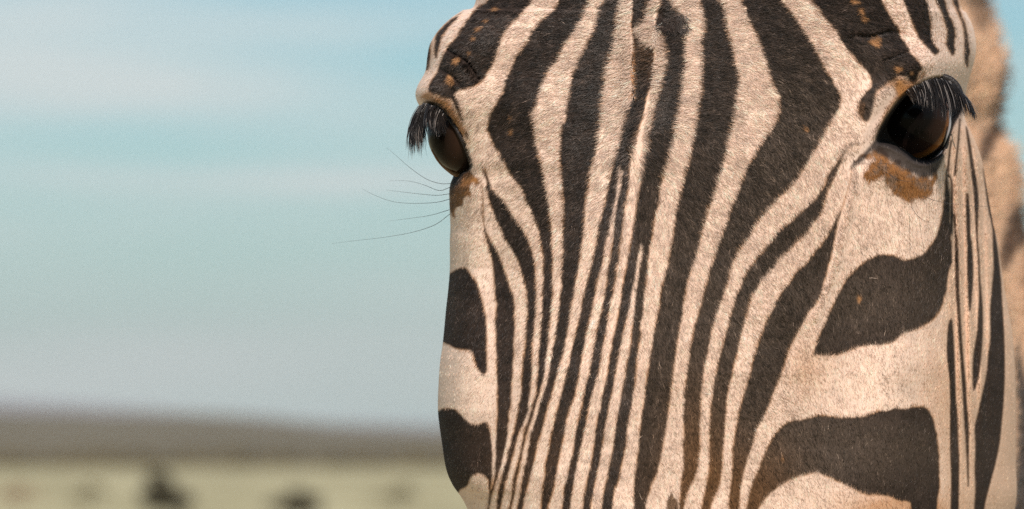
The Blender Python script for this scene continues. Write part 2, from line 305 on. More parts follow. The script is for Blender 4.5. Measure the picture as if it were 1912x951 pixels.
# tan spots in the dark patches
for e in [(1598, 5, 9, 4, 10), (1611, 24, 4, 8, -20), (1617, 38, 6, 5, 0), (1638, 81, 10, 9, 0), (1679, 131, 7, 5, -15), (1703, 138, 3, 3, 0),
          (924, 18, 5, 3, -15), (908, 40, 4, 2, 0), (894, 55, 6, 3, -15), (885, 72, 4, 3.5, 0), (852, 115, 6, 6, 0), (840, 151, 6, 10, -25), (877, 100, 3, 3, 0),
          (955, 248, 2.6, 5, 0), (954, 222, 2, 3, 0), (1507, 244, 3.5, 4, 0), (1605, 561, 3.5, 7, 0), (1462, 860, 1.5, 6, 0)]:
    coat = over(coat, TAN * 1.05, 0.78 * blur(ellipse(*e), 1))
coat = over(coat, TAN * 0.8, 0.6 * blur(patch("1716,131 1722,128 1746,104 1754,100 1752,110 1738,120 1733,135 1722,142"), 2) * 0)
# rusty rims round the right eye
coat = over(coat, TAN * 0.7, 0.75 * blur(patch("1635,182 1650,166 1672,150 1680,146 1688,158 1700,160 1712,152 1722,134 1730,140 1712,158 1690,176 1672,196 1658,222 1648,246 1640,262 1634,264 1640,236 1652,205 1664,186 1668,168 1655,165"), 2))
coat = over(coat, LIGHT * 0.72, 0.85 * blur(patch("1634,190 1642,176 1655,166 1668,164 1674,176 1664,192 1654,206 1645,226 1636,250 1624,268 1612,262 1622,236"), 2))
coat = over(coat, RUST * 1.1, 0.8 * blur(patch("1677,150 1690,147 1702,156 1706,163 1694,176 1682,190 1676,176 1672,164"), 2))
coat = over(coat, BROWN, 0.5 * blur(patch("1604,205 1612,192 1618,200 1614,214 1612,226 1606,224"), 1))
for _s, _r, _a in ((open_r, 5, 1.0), (open_l, 3, 1.0)):
    coat = over(coat, SKIN * 0.7, _a * np.clip(blur(_s, _r) * 3.2, 0, 1))
# rust-coloured tear stain under the right eye
stain = warp(blur(patch("1612,292 1626,286 1640,280 1652,288 1668,300 1690,312 1712,326 1735,330 1752,322 1753,340 1746,352 1735,365 1718,380 1708,384 1702,390 1696,378 1690,366 1672,366 1660,356 1648,338 1636,336 1620,340 1613,343 1617,330 1622,316 1632,310 1620,304 1606,300"), 1), 5 * rnd(6, 21), 5 * rnd(6, 22))
mot = np.clip(0.55 + 0.30 * rnd(6, 23) + 0.30 * rnd(2, 27), 0, 1)
coat = over(coat, np.array([0.27, 0.108, 0.028]), 0.96 * stain * np.clip(mot + 0.5, 0, 1)); coat = over(coat, BROWN * 0.6, 0.85 * stain * np.clip(0.85 - mot * 1.2, 0, 1))
lidmask = patch("1634,262 1650,264 1670,272 1692,284 1712,296 1734,300 1750,292 1760,276 1764,290 1756,312 1742,330 1730,334 1716,332 1690,318 1664,302 1644,290 1628,284 1616,298 1598,312 1588,320 1592,306 1606,294 1622,276")
coat = over(coat, SKIN * 1.2, 0.95 * blur(patch("1634,262 1650,264 1670,272 1692,284 1712,296 1734,300 1750,292 1760,276 1764,290 1756,312 1742,330 1730,334 1716,332 1690,318 1664,302 1644,290 1628,284 1616,298 1598,312 1588,320 1592,306 1606,294 1622,276"), 2))
coat = over(coat, BROWN * 0.6, 0.8 * blur(stripe("1586,318 1600,306 1630,306 1650,312", "1586,321 1601,309 1630,309 1650,315"), 1))
coat = over(coat, BROWN * 0.7, 0.7 * blur(fill(spline(pts("1572,296 1577,281 1587,273 1600,267 1612,270 1600,271 1589,276 1580,284 1574,298"))), 1))
coat = over(coat, TAN * 0.7, 0.8 * blur(stripe("1589,318 1586,341 1576,374 1568,396", "1592,318 1589,341 1580,374 1573,396"), 1))
# left eye surroundings
coat = over(coat, RUST * 1.2, 0.75 * blur(patch("801,172 812,180 836,187 843,192 850,208 860,226 866,236 872,250 862,256 852,238 842,216 828,200 812,192 796,188 784,186 790,176"), 2))
coat = over(coat, TAN * 0.95, 0.75 * blur(patch("812,184 832,188 842,196 848,212 856,226 852,236 842,220 832,208 820,196"), 2))
coat = over(coat, BROWN * 0.6, 0.9 * warp(patch("869,248 874,248 877,256 875,260 870,256"), 0, 0)); coat = over(coat, TAN * 0.8, 0.5 * blur(patch("872,258 878,258 878,270 873,270"), 2))
coat = over(coat, RUST * 0.5 * (1 + 0.3 * rnd(4, 71))[..., None], 0.95 * warp(patch("838,345 852,330 864,322 872,318 880,322 890,328 898,338 890,345 880,350 878,366 866,372 856,388 848,402 842,408 838,395 837,365"), 3 * rnd(5, 31), 3 * rnd(5, 32)))
coat = over(coat, SKIN * 1.5, 0.95 * blur(patch("845,325 858,318 872,316 866,330 858,346 848,352 838,362 838,345"), 2)); coat = over(coat, BROWN * 0.7, 0.7 * blur(patch("838,360 850,350 862,352 854,370 848,392 842,404 838,390"), 2))
coat = over(coat, TAN * 0.55, 0.85 * stripe("896,332 899,345 901,370 901,400 903,424", "899,332 902,345 904,370 905,400 906,424"))
# dark lid skin round the left eye
coat = over(coat, SKIN, 0.9 * blur(patch("790,196 805,190 822,196 836,212 850,236 866,264 878,294 882,312 876,322 862,330 846,330 830,312 812,290 800,258"), 2))
# fork of the pale sliver by the whorl
coat = over(coat, BROWN, 0.8 * blur(ellipse(1189, 92, 4, 16, 0), 2))
# foot of the wedge at the bottom
coat = over(coat, BROWN * 0.9, 0.9 * patch("1245,951 1246,938 1254,923 1260,931 1267,945 1270,1020 1235,1020"))
coat = np.clip(np.stack([box1(box1(coat[..., k_], 1, 0), 1, 1) for k_ in range(3)], -1), 0.004, 0.9)
def sample(img, px, py):
    x = np.clip(px - X0, 0, RW - 1.01); y = np.clip(py - Y0, 0, RH - 1.01)
    ix, iy = x.astype(int), y.astype(int); fx, fy = (x - ix), (y - iy)
    if img.ndim == 3: fx, fy = fx[..., None], fy[..., None]
    return img[iy, ix] * (1 - fx) * (1 - fy) + img[iy, ix + 1] * fx * (1 - fy) + img[iy + 1, ix] * (1 - fx) * fy + img[iy + 1, ix + 1] * fx * fy

# coat of the neck
ncoat = np.tile(np.array([0.74, 0.46, 0.29]), (RH, RW, 1)).astype(np.float32)
for p, c, a in [("1893,640 1905,690 1925,740 1960,720 1960,1020 1875,1020 1880,951 1889,888 1894,837 1894,760 1890,700", DARK * 1.3, 0.95),
                ("1884,392 1930,380 1930,435 1900,465 1885,492 1870,510 1862,500 1864,465 1874,430", BROWN * 0.9, 1.0),
                ("1862,205 1872,232 1850,285 1832,305 1822,295 1830,262 1845,240", BROWN * 0.9, 1.0),
                ("1872,110 1885,160 1870,215 1846,222 1850,190 1862,140", BROWN * 1.0, 1.0), ("1795,-60 1845,-60 1842,40 1830,60 1812,40", BROWN * 1.2, 0.7),
                ("1905,500 1930,500 1930,640 1915,620", BROWN * 1.6, 0.5), ("1880,0 1895,0 1890,60 1875,50", BROWN * 1.6, 0.5)]:
    ncoat = over(ncoat, c, a * blur(patch(p), 5))

# ------------------------------------------------------------------ shape of the head
XL = "905,-350 905,-150 889,0 866,18 841,35 818,58 803,83 798,106 794,134 780,160 776,180 786,202 806,222 828,250 840,280 845,305 847,326 841,344 839,362 840,397 841,427 840,450 840,501 837,541 833,577 827,640 822,675 819,717 818,770 825,825 833,875 845,905 861,928 873,951 900,1020 945,1120 1000,1250 1040,1400"
XR = "1760,-350 1775,-150 1791,0 1804,25 1816,50 1822,83 1820,108 1814,131 1806,160 1800,195 1802,225 1812,245 1820,263 1832,296 1842,351 1853,414 1862,450 1868,490 1875,540 1882,580 1889,620 1894,680 1896,740 1896,860 1894,951 1850,1080 1700,1250 1560,1400"
XN = "1850,-350 1848,-60 1838,0 1852,38 1862,76 1873,121 1871,164 1862,215 1862,245 1884,271 1897,301 1903,364 1912,427 1935,520 1965,650 1990,800 2015,951 2080,1400"
def loft(y):
    """cross-section of head and neck at height y: control columns (px, depth in mm)"""
    xl, xr, xn = curve_at(XL, y), curve_at(XR, y), curve_at(XN, y)
    xn = np.maximum(xn, xr + 6)
    cx = np.interp(y, [-350, 0, 951, 1400], [1270, 1255, 1215, 1205])
    back = np.interp(y, [-350, 0, 300, 700, 1000, 1400], [45, 9, 1, 0, 4, 10])          # brow and muzzle fall away from the lens
    cr = np.minimum(np.interp(y, [0, 150, 400, 700, 951, 1200], [1735, 1740, 1752, 1752, 1748, 1740]), xr - 62)
    o = np.ones_like(y)
    dl = np.interp(y, [-350, 0, 150, 300, 500, 951, 1400], [90, 85, 80, 70, 85, 75, 60])
    K = [(xl + 40, 1.9 * dl), (xl + 10, 1.35 * dl), (xl, dl), (xl + 5, 0.78 * dl), (xl + 22, 0.55 * dl), (xl + 60, 0.36 * dl), (0.55 * xl + 0.45 * cx, 0.13 * dl),
         (0.25 * xl + 0.75 * cx, 2.5 * o), (cx, 0 * o), (0.75 * cx + 0.25 * cr, 1.5 * o), (0.5 * cx + 0.5 * cr, 6 * o), (0.2 * cx + 0.8 * cr, 19 * o), (cr - 30, 34 * o), (cr, 44 * o),
         (cr + 0.22 * (xr - cr), 58 * o), (cr + 0.55 * (xr - cr), 84 * o), (cr + 0.85 * (xr - cr), 118 * o), (xr - 3, 140 * o), (xr, 152 * o), (xr - 14, 172 * o), (xr - 30, 200 * o),
         (np.maximum(xn - 80, xr - 20), 480 * o), (xn - 18, 700 * o), (xn, 800 * o), (xn - 40, 900 * o), (xn - 150, 1000 * o), (0.5 * (xn + xl), 1050 * o), (xl + 330, 850 * o), (xl + 160, 450 * o)]
    px = np.stack([k[0] for k in K], 1); d = np.stack([k[1] for k in K], 1) + back[:, None]
    return px, d, xl, xr, xn
ys = np.concatenate([np.arange(-340, -58, 12), np.arange(-58, 1020, 1.75), np.arange(1020, 1400, 12)])
KP, KD, XLy, XRy, XNy = loft(ys)
# periodic Catmull-Rom across the columns
seg_n = [2, 6, 10, 12, 18, 60, 120, 110, 95, 90, 90, 85, 35, 30, 26, 26, 22, 12, 8, 6, 5, 8, 12, 8, 4, 4, 4, 3, 3]
def cr_eval(A):
    out = []; n = A.shape[1]
    for i in range(n):
        p0, p1, p2, p3 = (A[:, (i + k - 1) % n] for k in range(4))
        for k in range(seg_n[i]):
            t = k / seg_n[i]
            out.append(0.5 * (2 * p1 + (p2 - p0) * t + (2 * p0 - 5 * p1 + 4 * p2 - p3) * t * t + (3 * p1 - p0 - 3 * p2 + p3) * t ** 3))
    return np.stack(out, 1)
PX, DD = cr_eval(KP), cr_eval(KD)
PY = np.repeat(ys[:, None], PX.shape[1], 1)
col_of = np.concatenate([[i + k / seg_n[i] for k in range(seg_n[i])] for i in range(len(seg_n))])
front = (col_of >= 2.0) & (col_of <= 18.0)
neck = (col_of > 18.6) & (col_of <= 25)
# round off the two ends
endw = np.clip(np.minimum((ys + 340) / 160, (1400 - ys) / 220), 0, 1); endw = np.sqrt(1 - (1 - endw) ** 2)
PX = 1300 + (PX - 1300) * (0.05 + 0.95 * endw[:, None]); DD = 120 + (DD - 120) * (0.05 + 0.95 * endw[:, None])

# ---- relief of the face, millimetres away from the lens (positive = deeper)
EYE_R = (1696, 226); EYE_L = (866, 250)
def g2(x, y, cx, cy, sx, sy, rot=0):
    c, s = math.cos(R(rot)), math.sin(R(rot)); dx, dy = x - cx, y - cy
    return np.exp(-0.5 * (((dx * c + dy * s) / sx) ** 2 + ((-dx * s + dy * c) / sy) ** 2))
soft_r, soft_l = blur(open_r, 3), blur(open_l, 2)
wide_r, wide_l = blur(open_r, 11), blur(open_l, 8)
fold_l = blur(stripe("836,90 850,98 866,103 880,114 890,128 897,144 899,152", "834,94 848,102 862,108 875,119 886,133 893,146 899,152"), 2)
fold_l2 = blur(stripe("822,128 838,134 852,142 862,156", "820,132 836,138 850,147 860,158"), 3)
fold_r = blur(stripe("1600,66 1630,68 1660,60 1690,62", "1600,70 1630,72 1662,64 1690,66"), 3)
fold_r2 = blur(stripe("1660,112 1690,100 1720,86 1745,76", "1660,115 1690,103 1720,89 1745,78"), 2)
vein = blur(stripe("1592,300 1596,340 1582,400 1570,450 1552,520 1520,600", "1600,300 1604,340 1592,400 1580,450 1562,520 1528,600"), 5)
lump = rnd(26, 41); lump2 = rnd(9, 42)
def relief(x, y):
    ins = (x > X0 + 2) & (x < X0 + RW - 2)
    S = lambda img: sample(img, x, y) * ins
    r = 26 * S(soft_r) + 14 * S(soft_l) * (x < 900)
    r += -7.0 * np.clip(S(wide_r) * 2, 0, 1) * (1 - S(soft_r)) * 0.6                         # raised rim of the right socket
    r += -13 * g2(x, y, 1742, 118, 62, 26, 8) - 6 * g2(x, y, 1675, 165, 50, 22, -42)          # brow above the right eye
    r += -9 * g2(x, y, 800, 165, 24, 24, 0) - 5 * g2(x, y, 845, 128, 26, 22, 20) - 5 * g2(x, y, 880, 90, 40, 24, -40)
    r += 7.0 * S(fold_l) + 4.0 * S(fold_l2) + 4.6 * S(fold_r) + 3.6 * S(fold_r2)
    r += -4 * g2(x, y, 1680, 330, 60, 26, 22) + 3.0 * g2(x, y, 1610, 300, 22, 16, -35)        # bag under the eye, tear corner
    r += -1.6 * S(vein)
    r += -5 * g2(x, y, 1290, 560, 300, 330) + 5 * g2(x, y, 1600, 620, 70, 160, 18) - 6 * g2(x, y, 1700, 560, 46, 200, 4)   # bridge, hollow, facial crest
    r += 2.2 * g2(x, y, 930, 520, 30, 200, -4) - 1.5 * g2(x, y, 875, 560, 24, 180)
    r += -2.4 * g2(x, y, 1216, 70, 30, 40) + 2.2 * g2(x, y, 1190, 95, 7, 60) + 2.5 * g2(x, y, 1232, 30, 16, 10)             # whorl of hair between the brows
    r += 2.0 * g2(x, y, 1165, 500, 9, 420, 9)
    r += 0.30 * S(lump) + 0.07 * S(lump2)
    return r
fm = np.clip((col_of - 2.0) / 1.0, 0, 1) * np.clip((18.0 - col_of) / 2.0, 0, 1)
sidew = fm[None, :]
DD = DD + relief(PX, PY) * sidew
SIDE_RIDGE = blur(side, 2)                                   # narrow skin folds on the side of the head
DD = DD + 2.2 * np.sin((PX - 1776 - 0.02 * (PY - 500)) * 2 * np.pi / 19.0) * np.clip((PX - 1772) / 12, 0, 1) * np.clip((1862 - PX) / 20, 0, 1) * np.clip((PY - 225) / 60, 0, 1) * np.clip((900 - PY) / 250, 0, 1) * sidew
DD = DD + 1.2 * sample(SIDE_RIDGE, PX, PY) * (col_of > 14) * sidew
P = place(PX, PY, DD)
# colours of the skin under the fur
yc = np.clip(PY, -58, 1015)
cxv = 1235.0
k_ext = np.where(PY < -58, 1 - (PY + 58) * 0.0006, 1.0)
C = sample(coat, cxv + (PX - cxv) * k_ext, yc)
CN = sample(ncoat, np.clip(PX, X0 + 2, X0 + RW - 3), yc)
bands = 0.5 + 0.5 * np.tanh(5 * np.sin(DD / 17.0 + 1.2 * np.sin(PY / 160.0) + PY / 260.0 + 0.5))
CB = np.array([0.60, 0.40, 0.27]) * (1 - bands[..., None]) + DARK * bands[..., None]
wN = np.where(front, 0.0, 1.0)[None, :, None]; wB = ((col_of > 24.2) | (col_of < 1.6)).astype(float)[None, :, None]
muz = np.clip((PY - 1080) / 140, 0, 1)[..., None]
deep = (np.clip((DD - 215) / 30, 0, 1) * np.clip((610 - DD) / 50, 0, 1) * bands)[..., None]; CN = CN * (1 - deep) + DARK * deep
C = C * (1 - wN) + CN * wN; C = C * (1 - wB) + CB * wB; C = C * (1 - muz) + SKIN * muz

def coat_material(name, rough=0.55, hair=False):
    m, n, l, b = material(name, rough=rough, spec=0.35)
    a = N(n, 'ShaderNodeAttribute', attribute_name='coat'); l.new(a.outputs['Color'], b.inputs['Base Color'])
    return m, n, l, b
skin_m, sn, sl, sb = coat_material('zebra_skin', 0.85)
sb.inputs['Specular IOR Level'].default_value = 0.1
tcx = N(sn, 'ShaderNodeTexCoord'); nt = N(sn, 'ShaderNodeTexNoise'); nt.inputs['Scale'].default_value = 900; nt.inputs['Detail'].default_value = 3
sl.new(tcx.outputs['Object'], nt.inputs['Vector']); bp = N(sn, 'ShaderNodeBump'); bp.inputs['Strength'].default_value = 0.25; bp.inputs['Distance'].default_value = 0.001
sl.new(nt.outputs[0], bp.inputs['Height']); sl.new(bp.outputs[0], sb.inputs['Normal'])

zebra = bpy.data.objects.new('zebra', None); COL.objects.link(zebra)
zebra.location = (0, 0, 0)
tag(zebra, 'brown and cream striped zebra facing the viewer, its face close up', 'zebra')
# trunk and legs stand behind the head; rings of points, kept in the same mesh as head and neck
def tube_rings(centres, radii, n=24):
    Vs = []
    for i, (c, (ra, rb)) in enumerate(zip(centres, radii)):
        c = np.array(c, float)
        t = np.array(centres[min(i + 1, len(centres) - 1)], float) - np.array(centres[max(i - 1, 0)], float); t /= np.linalg.norm(t)
        u = np.cross(t, [0, 0, 1.0]) if abs(t[2]) < 0.9 else np.array([1.0, 0, 0]); u /= np.linalg.norm(u); v = np.cross(u, t)
        a = np.linspace(0, 2 * np.pi, n, endpoint=False)[:, None]
        Vs.append(c + ra * np.cos(a) * u + rb * np.sin(a) * v)
    return np.array(Vs)
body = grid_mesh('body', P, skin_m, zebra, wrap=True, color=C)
trunk = tube_rings([(.17, 1.98, 1.50), (.19, 2.12, 1.40), (.27, 2.35, 1.22), (.36, 2.6, 1.08), (.50, 2.95, 1.0), (.62, 3.25, 1.0), (.72, 3.5, 1.05), (.80, 3.7, 1.08), (.83, 3.78, 1.06)],
                   [(.08, .10), (.12, .15), (.19, .24), (.25, .30), (.29, .30), (.30, .30), (.27, .28), (.17, .18), (.02, .02)])
bm_parts = [trunk]
for x, y, hind in ((.22, 2.5, 0), (.48, 2.42, 0), (.60, 3.55, 1), (.92, 3.45, 1)):
    k = 0.09 * hind
    bm_parts.append(tube_rings([(x, y, 1.0), (x, y + .3 * k, .72), (x, y + k, .46), (x, y + .2 * k, .26), (x, y, .12), (x, y - .03, .07), (x, y - .04, .006), (x, y - .04, .001)],
                               [(.10, .13), (.062, .085), (.042, .05), (.028, .032), (.026, .03), (.038, .042), (.048, .055), (.002, .002)], 16))
me = body.data
allV, allQ, allC = [P.reshape(-1, 3)], [], []
base = len(me.vertices)
import bmesh
bm = bmesh.new(); bm.from_mesh(me); lay = bm.verts.layers.float_color['coat']
for rings in bm_parts:
    vs = []
    for ring in rings:
        row = []
        for p in ring:
            v = bm.verts.new(p); s = 0.5 + 0.5 * math.tanh(5 * math.sin(p[1] * 38 + p[2] * (16 if p[2] > .8 else 60) + p[0] * 6))
            c = np.array([0.60, 0.45, 0.33]) * (1 - s) + DARK * s
            if p[2] < 0.055: c = SKIN
            v[lay] = (*c, 1); row.append(v)
        vs.append(row)
    for a, b in zip(vs[:-1], vs[1:]):
        for i in range(len(a)):
            f = bm.faces.new((a[i], a[(i + 1) % len(a)], b[(i + 1) % len(a)], b[i])); f.smooth = True
bm.to_mesh(me); bm.free()

# ------------------------------------------------------------------ front surface as a height field, for the roots of the hair
gx = np.arange(760, 1925, 1.5); gy = np.arange(-58, 1018, 2.0)
fi = np.where(front)[0]
rows = [int(np.argmin(abs(ys - y))) for y in gy]
DF = np.empty((len(gy), len(gx))); DN = np.full((len(gy), len(gx)), np.nan)
for j, r_ in enumerate(rows):
    x = np.maximum.accumulate(PX[r_, fi]); DF[j] = np.interp(gx, x, DD[r_, fi], left=np.nan, right=np.nan)
    ni = np.where((col_of > 20) & (col_of < 23.01))[0]; x = np.maximum.accumulate(PX[r_, ni]); DN[j] = np.interp(gx, x, DD[r_, ni], left=np.nan, right=np.nan)
def hf(D, px, py):
    x = np.clip((px - gx[0]) / 1.5, 0, len(gx) - 1.01); y = np.clip((py - gy[0]) / 2.0, 0, len(gy) - 1.01)
    ix, iy = x.astype(int), y.astype(int); fx, fy = x - ix, y - iy
    return D[iy, ix] * (1 - fx) * (1 - fy) + D[iy, ix + 1] * fx * (1 - fy) + D[iy + 1, ix] * (1 - fx) * fy + D[iy + 1, ix + 1] * fx * fy

# lie of the coat: (x, y, line angle in degrees, anticlockwise from the picture's horizontal)
FLOW = np.array([(1440, 190, -25), (1320, 360, -50), (1500, 90, -8), (1560, 350, -75), (1330, 100, -4), (1380, 40, 0), (1150, 150, 18), (1040, 290, 27), (1030, 60, 8),
  (1110, 350, 48), (1190, 400, 82), (1250, 300, -48), (1250, 600, -82), (1320, 690, -75), (1400, 600, -62), (1440, 480, -60), (1540, 460, -75), (1600, 700, -84),
  (1680, 850, -85), (990, 600, 60), (880, 560, 72), (870, 300, 60), (950, 130, 22), (880, 60, 35), (1100, 600, 66), (1070, 800, 78), (1200, 850, 90), (1450, 750, -66),
  (1340, 850, -76), (1830, 600, 90), (1650, 380, -84), (1620, 200, -60), (1750, 100, -15), (1220, 200, 40), (1240, 90, 10), (1180, 60, 15), (1500, 250, -45), (1280, 180, 0)], float)
def flow(px, py):
    c = np.zeros_like(px); s = np.zeros_like(px)
    for x, y, a in FLOW:
        w = 1.0 / (((px - x) ** 2 + (py - y) ** 2) / 1600.0 + 1) ** 1.6
        c += w * math.cos(R(2 * a)); s += w * math.sin(R(2 * a))
    th = 0.5 * np.arctan2(s, c); vx, vy = np.cos(th), np.sin(th)
    thr = np.where(py < 300, 1262, 1185); refx = np.where(px < thr, -1.0, -0.45); refy = np.where(px < thr, np.where(py < 300, -0.05, -0.35), 1.0)
    sg = np.where(vx * refx + vy * refy < 0, -1.0, 1.0)
    return vx * sg, vy * sg

def hair_object(name, pos, rad, col, mat, parent, npts):
    n = len(pos)
    hc = bpy.data.hair_curves.new(name); hc.add_curves([npts] * n)
    hc.attributes['position'].data.foreach_set('vector', pos.reshape(-1).astype(np.float32))
    ra = hc.attributes.get('radius') or hc.attributes.new('radius', 'FLOAT', 'POINT')
    ra.data.foreach_set('value', rad.reshape(-1).astype(np.float32))
    at = hc.attributes.new('coat', 'FLOAT_COLOR', 'CURVE')
    at.data.foreach_set('color', np.concatenate([col, np.ones((n, 1))], 1).reshape(-1).astype(np.float32))
    hc.materials.append(mat)
    o = bpy.data.objects.new(name, hc); COL.objects.link(o); o.parent = parent; o['kind'] = 'stuff'
    return o
fur_m, fn, fl, fb = coat_material('zebra_fur', 0.5)
fb.inputs['Specular IOR Level'].default_value = 0.45; fb.inputs['Roughness'].default_value = 0.42
def grow(px, py, D, img, length, lift, rad, spread=0.22, npts=4, curl=0.3, dirs=None, shift=0.45):
    """hairs rooted on the height field; length in photograph pixels"""
    d = hf(D, px, py); e = 3.0
    root = place(px, py, d)
    dxp = place(px + e, py, hf(D, px + e, py)) - root; dyp = place(px, py - e, hf(D, px, py - e)) - root
    nrm = np.cross(dxp, dyp); nrm /= np.linalg.norm(nrm, axis=1, keepdims=True) + 1e-12
    nrm *= -np.sign((nrm * FWD).sum(1))[:, None]
    vx, vy = flow(px, py) if dirs is None else dirs
    a = rng.normal(0, spread, len(px)); vx, vy = vx * np.cos(a) - vy * np.sin(a), vx * np.sin(a) + vy * np.cos(a)
    t = dxp * vx[:, None] + dyp * vy[:, None]; t /= np.linalg.norm(t, axis=1, keepdims=True) + 1e-12
    L = (length * rng.uniform(0.6, 1.25, len(px)) * 0.00021)[:, None]
    s = np.linspace(0, 1, npts)
    lf = np.clip(lift + rng.normal(0, 0.10, len(px)), 0.06, 1.2)[:, None]
    side_v = np.cross(nrm, t); cv = rng.normal(0, curl, len(px))[:, None]
    pos = np.stack([root - nrm * 0.0004 + L * (t * k * np.cos(lf * (1 - .35 * k)) + nrm * np.sin(lf) * k * (1 - 0.45 * k) + side_v * cv * k * k * 0.5) for k in s], 1)
    r = rad * rng.uniform(0.7, 1.3, len(px))[:, None] * np.array([1.0, 0.95, 0.7, 0.2])[None, :npts] if npts == 4 else rad * np.linspace(1, .15, npts)[None, :] * np.ones((len(px), 1))
    q = length * shift
    c = sample(img, px + vx * q, py - vy * q)
    ok = np.isfinite(pos).all((1, 2)) & np.isfinite(d)
    return pos, r, c, ok
n_h = 540000
px = rng.uniform(776, 1897, n_h); py = rng.uniform(-56, 1014, n_h)
xl_, xr_ = curve_at(XL, py), curve_at(XR, py)
keep = (px > xl_ + 1.0) & (px < xr_ - 1.5)
er, el = sample(wide_r, px, py), sample(soft_l, px, py)
ringR = sample(blur(open_r, 2), px, py)
keep &= (ringR < 0.1) & (el < 0.15)
keep &= ~((sample(lidmask, px, py) > 0.5) & (rng.uniform(0, 1, n_h) < 0.85))
px, py = px[keep], py[keep]
length = np.interp(px, [780, 900, 1100, 1500, 1760, 1896], [9, 12, 15, 15, 12, 10]) * np.interp(py, [0, 300, 600, 951], [1.15, 1.05, 0.9, 0.8])
length *= 1 + 0.5 * g2(px, py, 1200, 120, 40, 130)
nearR = np.exp(-(((px - 1700) / 90) ** 2 + ((py - 230) / 90) ** 2)); length *= 1 - 0.5 * nearR
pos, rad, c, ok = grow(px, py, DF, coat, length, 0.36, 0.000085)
dl_ = sample(dark, px, py)
tone = np.exp(rng.normal(0, 0.18, len(px)) * np.where(c.sum(1) < 0.35, 2.4, 1.0))
wn_ = rnd(1, 88); vx_, vy_ = flow(px, py); lic = np.zeros(len(px))      # neighbouring hairs lie in locks
for k_ in range(-10, 11, 2): lic += sample(wn_, px + vx_ * k_, py - vy_ * k_)
lic /= lic.std(); tone *= np.exp(lic * np.where(c.sum(1) < 0.35, 0.30, 0.13))
glint = (rng.uniform(0, 1, len(px)) < 0.06) & (c.sum(1) < 0.3)
c = c * tone[:, None]; c[glint] = c[glint] * 2.2 + 0.02
c = np.clip(c, 0.004, 0.88)
sets = [(pos[ok], rad[ok], c[ok])]
u, v = rng.uniform(0, 1, 900), rng.normal(0, 1, 900)                      # frizz along the parting below the whorl
qx, qy = 1181 + 2.5 * np.sin(u * 9) + 1.6 * v, 84 + 100 * u
p_, r_2, c_, o_ = grow(qx, qy, DF, coat, 17.0, 0.7, 0.00011, dirs=(np.full(900, 0.93), -0.36 + 0.5 * np.sin(u * 40)), spread=0.45)
cc = np.where((rng.uniform(0, 1, 900) < 0.7)[:, None], TAN * 1.1, LIGHT) * np.exp(rng.normal(0, 0.2, 900))[:, None]
sets.append((p_[o_], r_2[o_], np.clip(cc, 0.01, 0.88)[o_]))
th = rng.uniform(-math.pi, 0, 1300); rr0 = rng.uniform(0, 1, 1300) ** 0.6   # fan of long hair falling from the whorl
qx, qy = 1215 + 16 * rr0 * np.cos(th), 50 - 26 * rr0 * np.sin(th)
p_, r_2, c_, o_ = grow(qx, qy, DF, coat, 17.0, 0.32, 0.00009, dirs=(0.8 * np.cos(th), 0.9 * np.sin(th) - 0.3), spread=0.3, curl=0.5)
cc = LIGHT * 0.92 * np.exp(rng.normal(-0.05, 0.3, 1300))[:, None]; drk = (qx < 1200) & (qy > 62); cc[drk] = DARK * 1.5
sets.append((p_[o_], r_2[o_], np.clip(cc, 0.01, 0.88)[o_]))
n2 = 900; qx, qy = rng.uniform(1228, 1280, n2), rng.uniform(22, 52, n2)     # dark swirl above it
p_, r_2, c_, o_ = grow(qx, qy, DF, coat, 20.0, 0.6, 0.00011, dirs=(rng.uniform(-.6, .5, n2), np.full(n2, -0.8)), spread=0.3, curl=0.6)
cc = DARK * np.exp(rng.normal(0.35, 0.35, n2))[:, None]; sets.append((p_[o_], r_2[o_], np.clip(cc, 0.01, 0.88)[o_]))
n3 = 55; qx, qy = rng.uniform(830, 1760, n3), rng.uniform(0, 950, n3)      # stray pale hairs lying over the dark coat
p_, r_2, c_, o_ = grow(qx, qy, DF, coat, 13.0, 0.5, 0.00007, spread=0.6, curl=0.8); o_ &= (qx > curve_at(XL, qy) + 15) & (sample(wide_r, qx, qy) < .05) & (sample(wide_l, qx, qy) < .05)
sets.append((p_[o_], r_2[o_], np.tile(LIGHT, (n3, 1))[o_]))
pos, rad, c = (np.concatenate([t_[i] for t_ in sets]) for i in range(3))
hair_object('fur', pos, rad, c, fur_m, zebra, 4)

# long soft hair on the far side of the neck: the mane, out of focus behind the head
n_m = 26000
px = rng.uniform(1785, 1960, n_m); py = rng.uniform(-38, 980, n_m)
xn_, xr_ = curve_at(XN, py), curve_at(XR, py)
k = (px < np.maximum(xn_, xr_ + 6) - 1) & (px > xr_ - 30); px, py = px[k], py[k]
edge = np.clip(1 - (xn_[k] - px) / 26, 0, 1)
dirs = (0.35 + 0.6 * edge, np.full(len(px), 0.55))
m_ = np.hypot(*dirs)
tuft = 0.9 + 0.2 * np.sin(py / 17.0) ** 2
pos, rad, c, ok = grow(px, py, DN, ncoat, (50 + 90 * edge) * tuft, 0.45, 0.00022, dirs=(dirs[0] / m_, dirs[1] / m_), curl=0.3, spread=0.35, shift=0.0)
c = np.clip(c * np.exp(rng.normal(0, 0.14, len(px)))[:, None], 0.01, .85)
hair_object('mane', pos[ok], rad[ok], c[ok], fur_m, zebra, 4)

